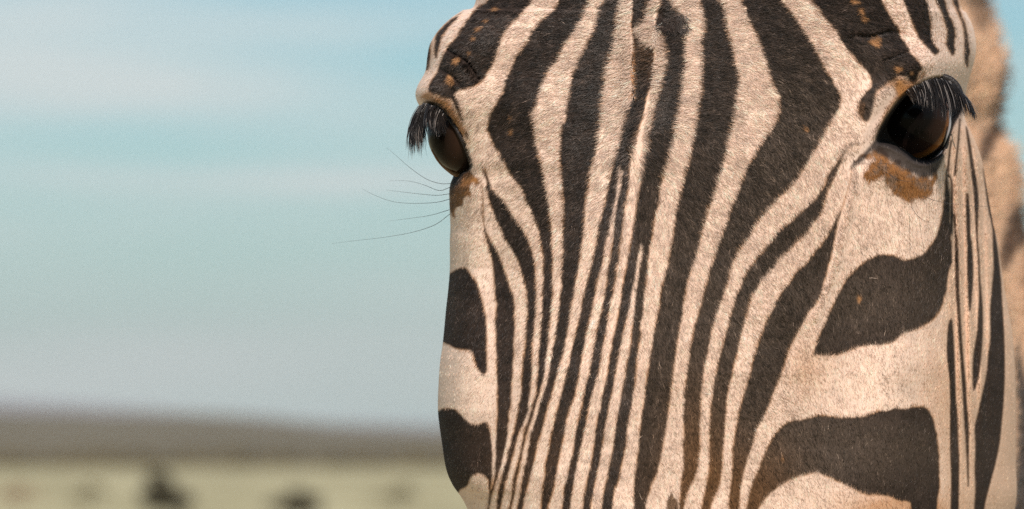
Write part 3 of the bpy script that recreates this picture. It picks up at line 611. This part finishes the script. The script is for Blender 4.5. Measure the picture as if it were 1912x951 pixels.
# ------------------------------------------------------------------ eyes
def ball(name, px, py, d, rpx, mat, sc=(1, 1, 1)):
    c = place(px, py, d); z = DIST + d / 1000
    r = rpx / F_PX * z
    n, m = 96, 64
    th = np.linspace(0, np.pi, m)[:, None]; ph = np.linspace(0, 2 * np.pi, n, endpoint=False)[None, :]
    S = np.stack([np.sin(th) * np.cos(ph) * sc[0], np.sin(th) * np.sin(ph) * sc[1], np.cos(th) * np.ones_like(ph) * sc[2]], -1) * r
    o = grid_mesh(name, S, mat, zebra, wrap=True); o.location = c
    return o, c, r
def eye_material(name, axis, amber, tilt):
    m, n, l, b = material(name, (0.004, 0.003, 0.003), 0.16, 0.07)
    t = N(n, 'ShaderNodeTexCoord'); d = N(n, 'ShaderNodeVectorMath', operation='DOT_PRODUCT'); d.inputs[1].default_value = Vector(axis).normalized()
    nm = N(n, 'ShaderNodeVectorMath', operation='NORMALIZE'); l.new(t.outputs['Object'], nm.inputs[0]); l.new(nm.outputs[0], d.inputs[0])
    noise = N(n, 'ShaderNodeTexNoise'); noise.inputs['Scale'].default_value = 260; l.new(t.outputs['Object'], noise.inputs['Vector'])
    ad = N(n, 'ShaderNodeMath', operation='MULTIPLY_ADD'); l.new(noise.outputs[0], ad.inputs[0]); ad.inputs[1].default_value = 0.05; l.new(d.outputs['Value'], ad.inputs[2])
    r = N(n, 'ShaderNodeValToRGB'); l.new(ad.outputs[0], r.inputs[0])
    e = r.color_ramp.elements
    e[0].position = 0.0; e[0].color = (0.02, 0.012, 0.01, 1); e[1].position = 1.0; e[1].color = (0.003, 0.002, 0.002, 1)
    for p_, c_ in amber: x = e.new(p_); x.color = (*c_, 1)
    l.new(r.outputs[0], b.inputs['Base Color'])
    return m
eye_mr = eye_material('eye_right', (-0.16, -0.96, 0.16), [(0.06, (0.02, 0.014, 0.012)), (0.12, (0.03, 0.016, 0.012)), (0.18, (0.30, 0.11, 0.025)), (0.30, (0.20, 0.07, 0.018)), (0.44, (0.028, 0.014, 0.011)), (0.70, (0.018, 0.010, 0.008)), (0.82, (0.005, 0.004, 0.004))], 0)
eye_ml = eye_material('eye_left', (-0.85, -0.35, -0.05), [(0.30, (0.012, 0.008, 0.006)), (0.6, (0.034, 0.017, 0.011)), (0.8, (0.018, 0.010, 0.007)), (0.92, (0.006, 0.004, 0.003))], 0)
ER, ER_c, ER_r = ball('eye', 1693, 224, 62, 82, eye_mr)
EL, EL_c, EL_r = ball('eye', 874, 250, 52, 76, eye_ml)
ER['label'] = 'dark glossy eye with an amber rim, fringed by long lashes'
EL['label'] = 'dark glossy eye seen from the side against the sky'

lid_m, ln, ll, lb = material('lid_skin', (0.02, 0.015, 0.015), 0.45, 0.28)
t_ = N(ln, 'ShaderNodeTexCoord'); ns = N(ln, 'ShaderNodeTexNoise'); ns.inputs['Scale'].default_value = 1400; ll.new(t_.outputs['Object'], ns.inputs['Vector'])
bp = N(ln, 'ShaderNodeBump'); bp.inputs['Distance'].default_value = 0.0006; bp.inputs['Strength'].default_value = 0.5; ll.new(ns.outputs[0], bp.inputs['Height']); ll.new(bp.outputs[0], lb.inputs['Normal'])
def ribbon(name, path, mat, wide, thick, parent=zebra, n=8, ring=14):
    """a rolled lid of skin along a path of (px, py, depth mm), with half width in px and thickness in px"""
    Q = spline(path, n=n); m = len(Q); W = np.interp(np.linspace(0, 1, m), np.linspace(0, 1, len(wide)), wide)
    T = np.gradient(Q[:, :2], axis=0); T /= np.linalg.norm(T, axis=1, keepdims=True); Nn = np.stack([-T[:, 1], T[:, 0]], 1)
    a = np.linspace(0, 2 * np.pi, ring, endpoint=False)
    X = Q[:, 0:1] + Nn[:, 0:1] * np.cos(a) * W[:, None]; Y = Q[:, 1:2] + Nn[:, 1:2] * np.cos(a) * W[:, None]
    D = Q[:, 2:3] + np.sin(a) * W[:, None] * thick * 0.21
    return grid_mesh(name, place(X, Y, D), mat, parent, wrap=True)
def sph_d(px, py, c, r, off=0.5):
    """depth of the eyeball's front at a point of its outline"""
    out = []
    for x, y in zip(px, py):
        dr = FWD + RIGHT * (x - CX) / F_PX - UP * (y - CY) / F_PX; L = np.linalg.norm(dr); u = dr / L
        oc = c - CAM; tca = oc @ u; d2 = oc @ oc - tca * tca
        h = math.sqrt(max(r * r - d2, 0)); out.append((tca - h) / L * 1000 - 1500 - off)
    return out
def lid_path(s, c, r, off):
    p = np.array(pts(s)); d = sph_d(p[:, 0], p[:, 1], c, r, off); return np.column_stack([p, d])
UL = ribbon('upper_eyelid', lid_path("1636,268 1641,252 1650,232 1662,211 1682,183 1703,165 1724,152 1746,145 1766,145 1783,155 1794,172 1799,190", ER_c, ER_r, 1.5), lid_m, [2, 4, 5, 5, 6, 6, 6, 5, 2], 0.8)
ribbon('lower_eyelid', lid_path("1634,270 1650,277 1668,287 1686,299 1704,309 1722,313 1738,310 1752,300 1762,284 1769,265 1774,246 1777,228", ER_c, ER_r, 1.0), lid_m, [2, 8, 11, 12, 13, 9, 6, 4, 3, 2, 1.5], 0.8)
ribbon('lower_eyelid', lid_path("1660,272 1680,286 1698,299 1716,305 1734,303 1748,293 1758,277 1765,256 1769,236", ER_c, ER_r, 1.8), lid_m, [1, 3, 4, 4, 3, 3, 2, 1.5, 1], 0.9)
highlight_m = material('rim_highlight', (0.30, 0.30, 0.33), 0.15, 0.6)[0]
ribbon('eye_highlight', lid_path("1772,208 1774,222 1773,238 1768,256 1761,274", ER_c, ER_r, 2.2), highlight_m, [0.4, 1.8, 2.2, 1.6, 0.4], 0.8)  # whitish highlight along the eye's edge, added as a pale grey ribbon
ribbon('eye_highlight', lid_path("1708,300 1724,305 1740,302 1752,293 1760,281", ER_c, ER_r, 3.0), material('rim_highlight_dim', (0.12, 0.12, 0.135), 0.2, 0.6)[0], [0.5, 2.8, 4.0, 3, 0.5], 0.8)  # bluish highlight inside the lower lid, added as a darker grey ribbon
ribbon('tear_duct', [(1588, 318, 22), (1600, 306, 25), (1614, 292, 27), (1628, 280, 30), (1640, 270, 34)], lid_m, [1.0, 4, 5, 5, 5], 0.5)
LL = ribbon('upper_eyelid', lid_path("786,204 798,196 814,196 828,206 842,224 854,244 865,266 874,290 880,312", EL_c, EL_r, 1.0), lid_m, [4, 8, 9, 7, 5, 4, 4, 3, 3], 0.8)
tanlid_m = material('lid_rim_tan', (0.20, 0.10, 0.045), 0.5, 0.4)[0]
ribbon('lower_eyelid', lid_path("806,280 815,296 826,309 838,319 850,326 862,326 872,320", EL_c, EL_r, 0.5), tanlid_m, [1, 2, 2.6, 3.2, 4, 4, 3], 0.8)

lash_m, *_ = coat_material('lash_hair', 0.3)
def lashes(n, root_path, tip_path, depth0, depth1, bow, name, mat=lash_m, rad=0.00013, jit=3.2):
    rp, tp = spline(pts(root_path), n=10), spline(pts(tip_path), n=10)
    pos = []
    for i in range(n):
        u = (i + rng.uniform(-.4, .4)) / n; u = min(max(u, 0), 1)
        g = round(u * 16) / 16; u2 = 0.55 * g + 0.45 * u                                  # lashes clump together
        a = np.array([np.interp(u, np.linspace(0, 1, len(rp)), rp[:, k]) for k in (0, 1)]) + rng.normal(0, 1.4, 2)
        b = np.array([np.interp(u2, np.linspace(0, 1, len(tp)), tp[:, k]) for k in (0, 1)]) + rng.normal(0, jit, 2)
        L = rng.uniform(0.72, 1.05); b = a + (b - a) * L
        d0 = depth0 + rng.normal(0, 1); d1 = depth1 + rng.normal(0, 3)
        mid = (a + b) / 2 + np.array(bow) * L
        q = [(1 - t) ** 2 * a + 2 * t * (1 - t) * mid + t * t * b for t in np.linspace(0, 1, 6)]
        pos.append([place(x, y, d0 + (d1 - d0) * t) for (x, y), t in zip(q, np.linspace(0, 1, 6))])
    pos = np.array(pos); rd = np.tile(rad * np.array([1, 1, .95, .8, .6, .15]), (n, 1))
    cl = np.where((rng.uniform(0, 1, n) < 0.12)[:, None], [[0.20, 0.17, 0.155]], [[0.015, 0.012, 0.011]]); return hair_object(name, pos, rd, cl, mat, UL if rp[0][0] > 1000 else LL, 6)
lashes(330, "1712,160 1728,152 1746,148 1764,150 1782,160 1796,176 1802,192", "1724,205 1742,212 1764,222 1786,222 1806,216 1818,218 1822,226", 26, 14, (7, -5), 'eyelashes')
lashes(110, "1690,172 1706,163 1722,156", "1706,192 1722,200 1742,208", 24, 18, (4, -3), 'eyelashes')
lashes(330, "784,200 792,196 800,196 808,200", "762,276 770,284 784,284 792,258", 42, 36, (-14, -6), 'eyelashes', jit=5)
lashes(170, "800,198 812,200 824,208 834,220", "794,246 806,252 820,254 834,250", 34, 26, (-8, -4), 'eyelashes', jit=3)

whisk_m, *_ = material('whisker_hair', (0.05, 0.045, 0.045), 0.4, 0.4)
def whisker(points, r=0.00012):
    Q = spline(points, n=6); W = place(Q[:, 0], Q[:, 1], Q[:, 2]); rr_ = r * np.linspace(1, 0.2, len(Q))
    grid_mesh('whisker', tube_rings([tuple(p) for p in W], [(a, a) for a in rr_], 6), whisk_m, zebra, wrap=True)
for w in [[(842, 343, 60), (822, 343, 55), (795, 334, 50), (765, 313, 42), (742, 293, 34), (722, 276, 26)],
          [(840, 372, 62), (815, 378, 56), (775, 380, 50), (735, 377, 44), (700, 365, 38), (675, 352, 30)],
          [(840, 362, 62), (815, 365, 58), (780, 362, 52), (745, 358, 48), (720, 355, 40)],
          [(840, 350, 62), (820, 356, 58), (790, 345, 54), (760, 338, 50), (725, 338, 44)],
          [(840, 400, 64), (812, 420, 58), (770, 434, 50), (720, 443, 42), (670, 449, 34), (620, 455, 26)],
          [(839, 392, 64), (805, 402, 58), (765, 408, 52), (725, 413, 46)],
          [(1701, 386, 20), (1714, 404, 8), (1730, 414, 2), (1752, 418, 0)],
          [(1655, 322, 12), (1680, 337, 4), (1720, 338, 0), (1760, 337, -2), (1800, 336, 2)],
          [(1722, 366, 20), (1750, 376, 8), (1790, 382, 4), (1850, 386, 6), (1908, 380, 10)],
          [(1640, 306, 14), (1672, 307, 6), (1700, 314, 2), (1728, 316, 0)]]:
    whisker(w)

# ------------------------------------------------------------------ plain, hills and bushes behind
g_m, gn, gl, gb = material('dry_grass', (0.3, 0.3, 0.17), 0.95, 0.1)
t = N(gn, 'ShaderNodeTexCoord'); mp = N(gn, 'ShaderNodeMapping'); mp.inputs['Scale'].default_value = (0.55, 0.06, 1)
n1 = N(gn, 'ShaderNodeTexNoise'); n1.inputs['Scale'].default_value = 0.5; n1.inputs['Detail'].default_value = 5
gl.new(t.outputs['Object'], mp.inputs[0]); gl.new(mp.outputs[0], n1.inputs['Vector'])
rr = N(gn, 'ShaderNodeValToRGB'); gl.new(n1.outputs[0], rr.inputs[0])
rr.color_ramp.elements[0].position = 0.3; rr.color_ramp.elements[0].color = (0.27, 0.23, 0.125, 1)
rr.color_ramp.elements[1].position = 0.7; rr.color_ramp.elements[1].color = (0.55, 0.485, 0.30, 1)
gl.new(rr.outputs[0], gb.inputs['Base Color'])
gxs = np.concatenate([-np.geomspace(40, 9000, 24)[::-1], np.linspace(-36, 36, 19), np.geomspace(40, 9000, 24)]); gys = np.concatenate([[-60, -20, -8], np.linspace(-4, 60, 17), np.geomspace(70, 12000, 50)])
GX, GY = np.meshgrid(gxs, gys); GZ = 0.0 * GX
gro = grid_mesh('ground', np.stack([GX, GY, GZ], -1)[:, ::-1], g_m); tag(gro, kind='structure')

def ridge(name, dist, prof, base_c, top_c, depth, seed, bump=1.0):
    """a hill rising from the plain at dist metres; prof = (px, py) of its skyline"""
    xs = np.linspace(-1.6, 1.6, 900); g = np.random.default_rng(seed)
    P_ = np.array(prof, float); px_ = CX + F_PX * xs
    skyl = (857 - np.interp(px_, P_[:, 0], P_[:, 1])) / F_PX * (dist + depth)
    nz_ = np.convolve(g.standard_normal(960), np.ones(9) / 9, 'same')[:900] * bump
    k = np.linspace(0, 1, 20)
    rowsP = []
    for i, u in enumerate(k):
        dy = dist + depth * u; h = (skyl * math.sin(u * math.pi / 2) ** 1.2) + 1.5 * nz_ * (u > 0) * (0.3 + u)
        if i == 0: h = np.full_like(xs, -1.0)
        rowsP.append(np.stack([xs * dy, np.full_like(xs, dy), h], 1))
    for u in (0.15, 0.5, 1.0):                          # falls away behind
        dy = dist + depth * (1 + u); rowsP.append(np.stack([xs * dy, np.full_like(xs, dy), skyl * (1 - u) - 1.0 * u], 1))
    m, n_, l_, b_ = material(name + '_scrub', base_c, 0.95, 0.05)
    t_ = N(n_, 'ShaderNodeTexCoord'); nn = N(n_, 'ShaderNodeTexNoise'); nn.inputs['Scale'].default_value = 0.012; nn.inputs['Detail'].default_value = 6
    l_.new(t_.outputs['Object'], nn.inputs['Vector']); cr = N(n_, 'ShaderNodeValToRGB'); l_.new(nn.outputs[0], cr.inputs[0])
    cr.color_ramp.elements[0].position = 0.35; cr.color_ramp.elements[0].color = (*base_c, 1); cr.color_ramp.elements[1].position = 0.68; cr.color_ramp.elements[1].color = (*top_c, 1)
    l_.new(cr.outputs[0], b_.inputs['Base Color'])
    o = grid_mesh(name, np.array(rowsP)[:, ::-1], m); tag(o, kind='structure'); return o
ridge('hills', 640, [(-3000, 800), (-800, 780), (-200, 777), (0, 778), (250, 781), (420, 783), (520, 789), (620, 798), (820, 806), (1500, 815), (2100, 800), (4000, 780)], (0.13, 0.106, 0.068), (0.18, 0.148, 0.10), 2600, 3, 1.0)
ridge('far_hills', 6500, [(-3000, 790), (-400, 744), (0, 747), (200, 758), (400, 772), (480, 776), (600, 788), (900, 796), (1900, 790), (4000, 770)], (0.20, 0.17, 0.20), (0.27, 0.235, 0.26), 2500, 5, 2.0)  # haze of distance is mixed into these lavender colours
# a belt of dark bushes at the foot of the hills
lf_m, lfn, lfl, lfb = material('bush_leaf', (0.085, 0.072, 0.046), 0.7, 0.1)
lf2_m = material('dry_leaf', (0.13, 0.10, 0.05), 0.8, 0.1)[0]
bark_m = material('bark', (0.06, 0.045, 0.035), 0.9, 0.1)[0]
def leaf_cloud(name, blobs, n, size, mat, parent, seed):
    g = np.random.default_rng(seed); V, F = [], []
    for i in range(n):
        c, r = blobs[g.integers(len(blobs))]
        v = g.standard_normal(3); v /= np.linalg.norm(v); p = np.array(c) + v * np.array(r) * g.uniform(0.45, 1.0) ** 0.5
        a, b = g.standard_normal(3), g.standard_normal(3); a /= np.linalg.norm(a); b -= a * (a @ b); b /= np.linalg.norm(b)
        s = size * g.uniform(0.6, 1.4); k = len(V)
        V += [tuple(p - a * s), tuple(p + b * s * .45), tuple(p + a * s), tuple(p - b * s * .45)]; F.append((k, k + 1, k + 2, k + 3))
    return mesh_obj(name, V, F, mat, parent, smooth=False)
def bush(px_, dist, h, w, lean, mat, label, seed, name='bush', n=900, group=None):
    x = (px_ - CX) / F_PX * dist; g = np.random.default_rng(seed)
    root = bpy.data.objects.new(name, None); COL.objects.link(root); root.location = (x, dist, 0); tag(root, label, 'bush', group)
    V, F = [], []
    for k in range(5):
        a = g.uniform(0, 6.28); tip = np.array([lean * .5 + w * .3 * math.cos(a), w * .3 * math.sin(a), h * g.uniform(.5, .85)])
        rg = tube_rings([(0, 0, -.05), tuple(tip * [.3, .3, .4]), tuple(tip)], [(.03 * h, .03 * h), (.02 * h, .02 * h), (.006 * h, .006 * h)], 6)
        b0 = len(V); V += [tuple(p) for r_ in rg for p in r_]
        for i in range(2):
            for j in range(6): F.append((b0 + i * 6 + j, b0 + i * 6 + (j + 1) % 6, b0 + (i + 1) * 6 + (j + 1) % 6, b0 + (i + 1) * 6 + j))
    mesh_obj('stem', V, F, bark_m, root)
    bl = []
    for k in range(9):
        u = g.uniform(0, 1); z = h * (0.18 + 0.66 * u); ww = w * (1 - 0.65 * u)
        bl.append(((lean * u + g.normal(0, .25) * ww, g.normal(0, .25) * ww, z), (ww * .38, ww * .38, h * .16)))
    bl.append(((lean, 0, h * .9), (w * .16, w * .16, h * .12)))
    leaf_cloud('foliage', bl, n, 0.035 * h + .02, mat, root, seed + 1)
    return root
bush(342, 92, 1.2, 1.9, -0.62, lf_m, 'dark leaning bush, taller of the two dark ones on the plain', 11, n=3000)
bush(555, 92, 0.76, 1.6, 0.0, lf_m, 'low rounded dark bush beside the zebra on the plain', 13, n=2600)
bush(165, 120, 0.75, 1.3, 0.1, lf2_m, 'small faded brown bush between the dark leaning one and the red patch', 15, n=500)
bush(745, 120, 0.72, 1.3, 0.1, lf2_m, 'small faded brown bush nearest the zebra cheek', 17, n=500)
bush(40, 125, 0.62, 1.9, 0.0, material('red_soil_leaf', (0.24, 0.12, 0.07), 0.85, 0.1)[0], 'patch of reddish soil at the left edge of the plain, shaped as a low bush', 19, n=600)  # reddish soil, built as a low clump of leaves
g = np.random.default_rng(77)
bl = [((x, 636 + g.uniform(-15, 15), 1.0), (8, 6, g.uniform(1.0, 2.6))) for x in np.linspace(-300, 300, 150)]
bt = leaf_cloud('treeline', bl, 9000, 0.9, lf2_m, None, 9); tag(bt, 'dark belt of scrub along the foot of the hills', 'treeline', None, 'stuff')

# air between the lens and the hills
hz = bpy.data.materials.new('haze_air'); hz.use_nodes = True; hn, hl = hz.node_tree.nodes, hz.node_tree.links
hn.clear(); ho = N(hn, 'ShaderNodeOutputMaterial'); pv = N(hn, 'ShaderNodeVolumePrincipled'); hl.new(pv.outputs[0], ho.inputs['Volume'])
pv.inputs['Color'].default_value = (0.97, 0.96, 0.93, 1); pv.inputs['Density'].default_value = 0.00009; pv.inputs['Anisotropy'].default_value = 0.0
hx, hy0, hy1, hzt = 12500, -200, 14500, 420
Vh = [(x, y, z) for x in (-hx, hx) for y in (hy0, hy1) for z in (-3, hzt)]
mesh_obj('haze', Vh, [(0, 1, 3, 2), (4, 6, 7, 5), (0, 4, 5, 1), (2, 3, 7, 6), (0, 2, 6, 4), (1, 5, 7, 3)], hz, smooth=False)['kind'] = 'stuff'
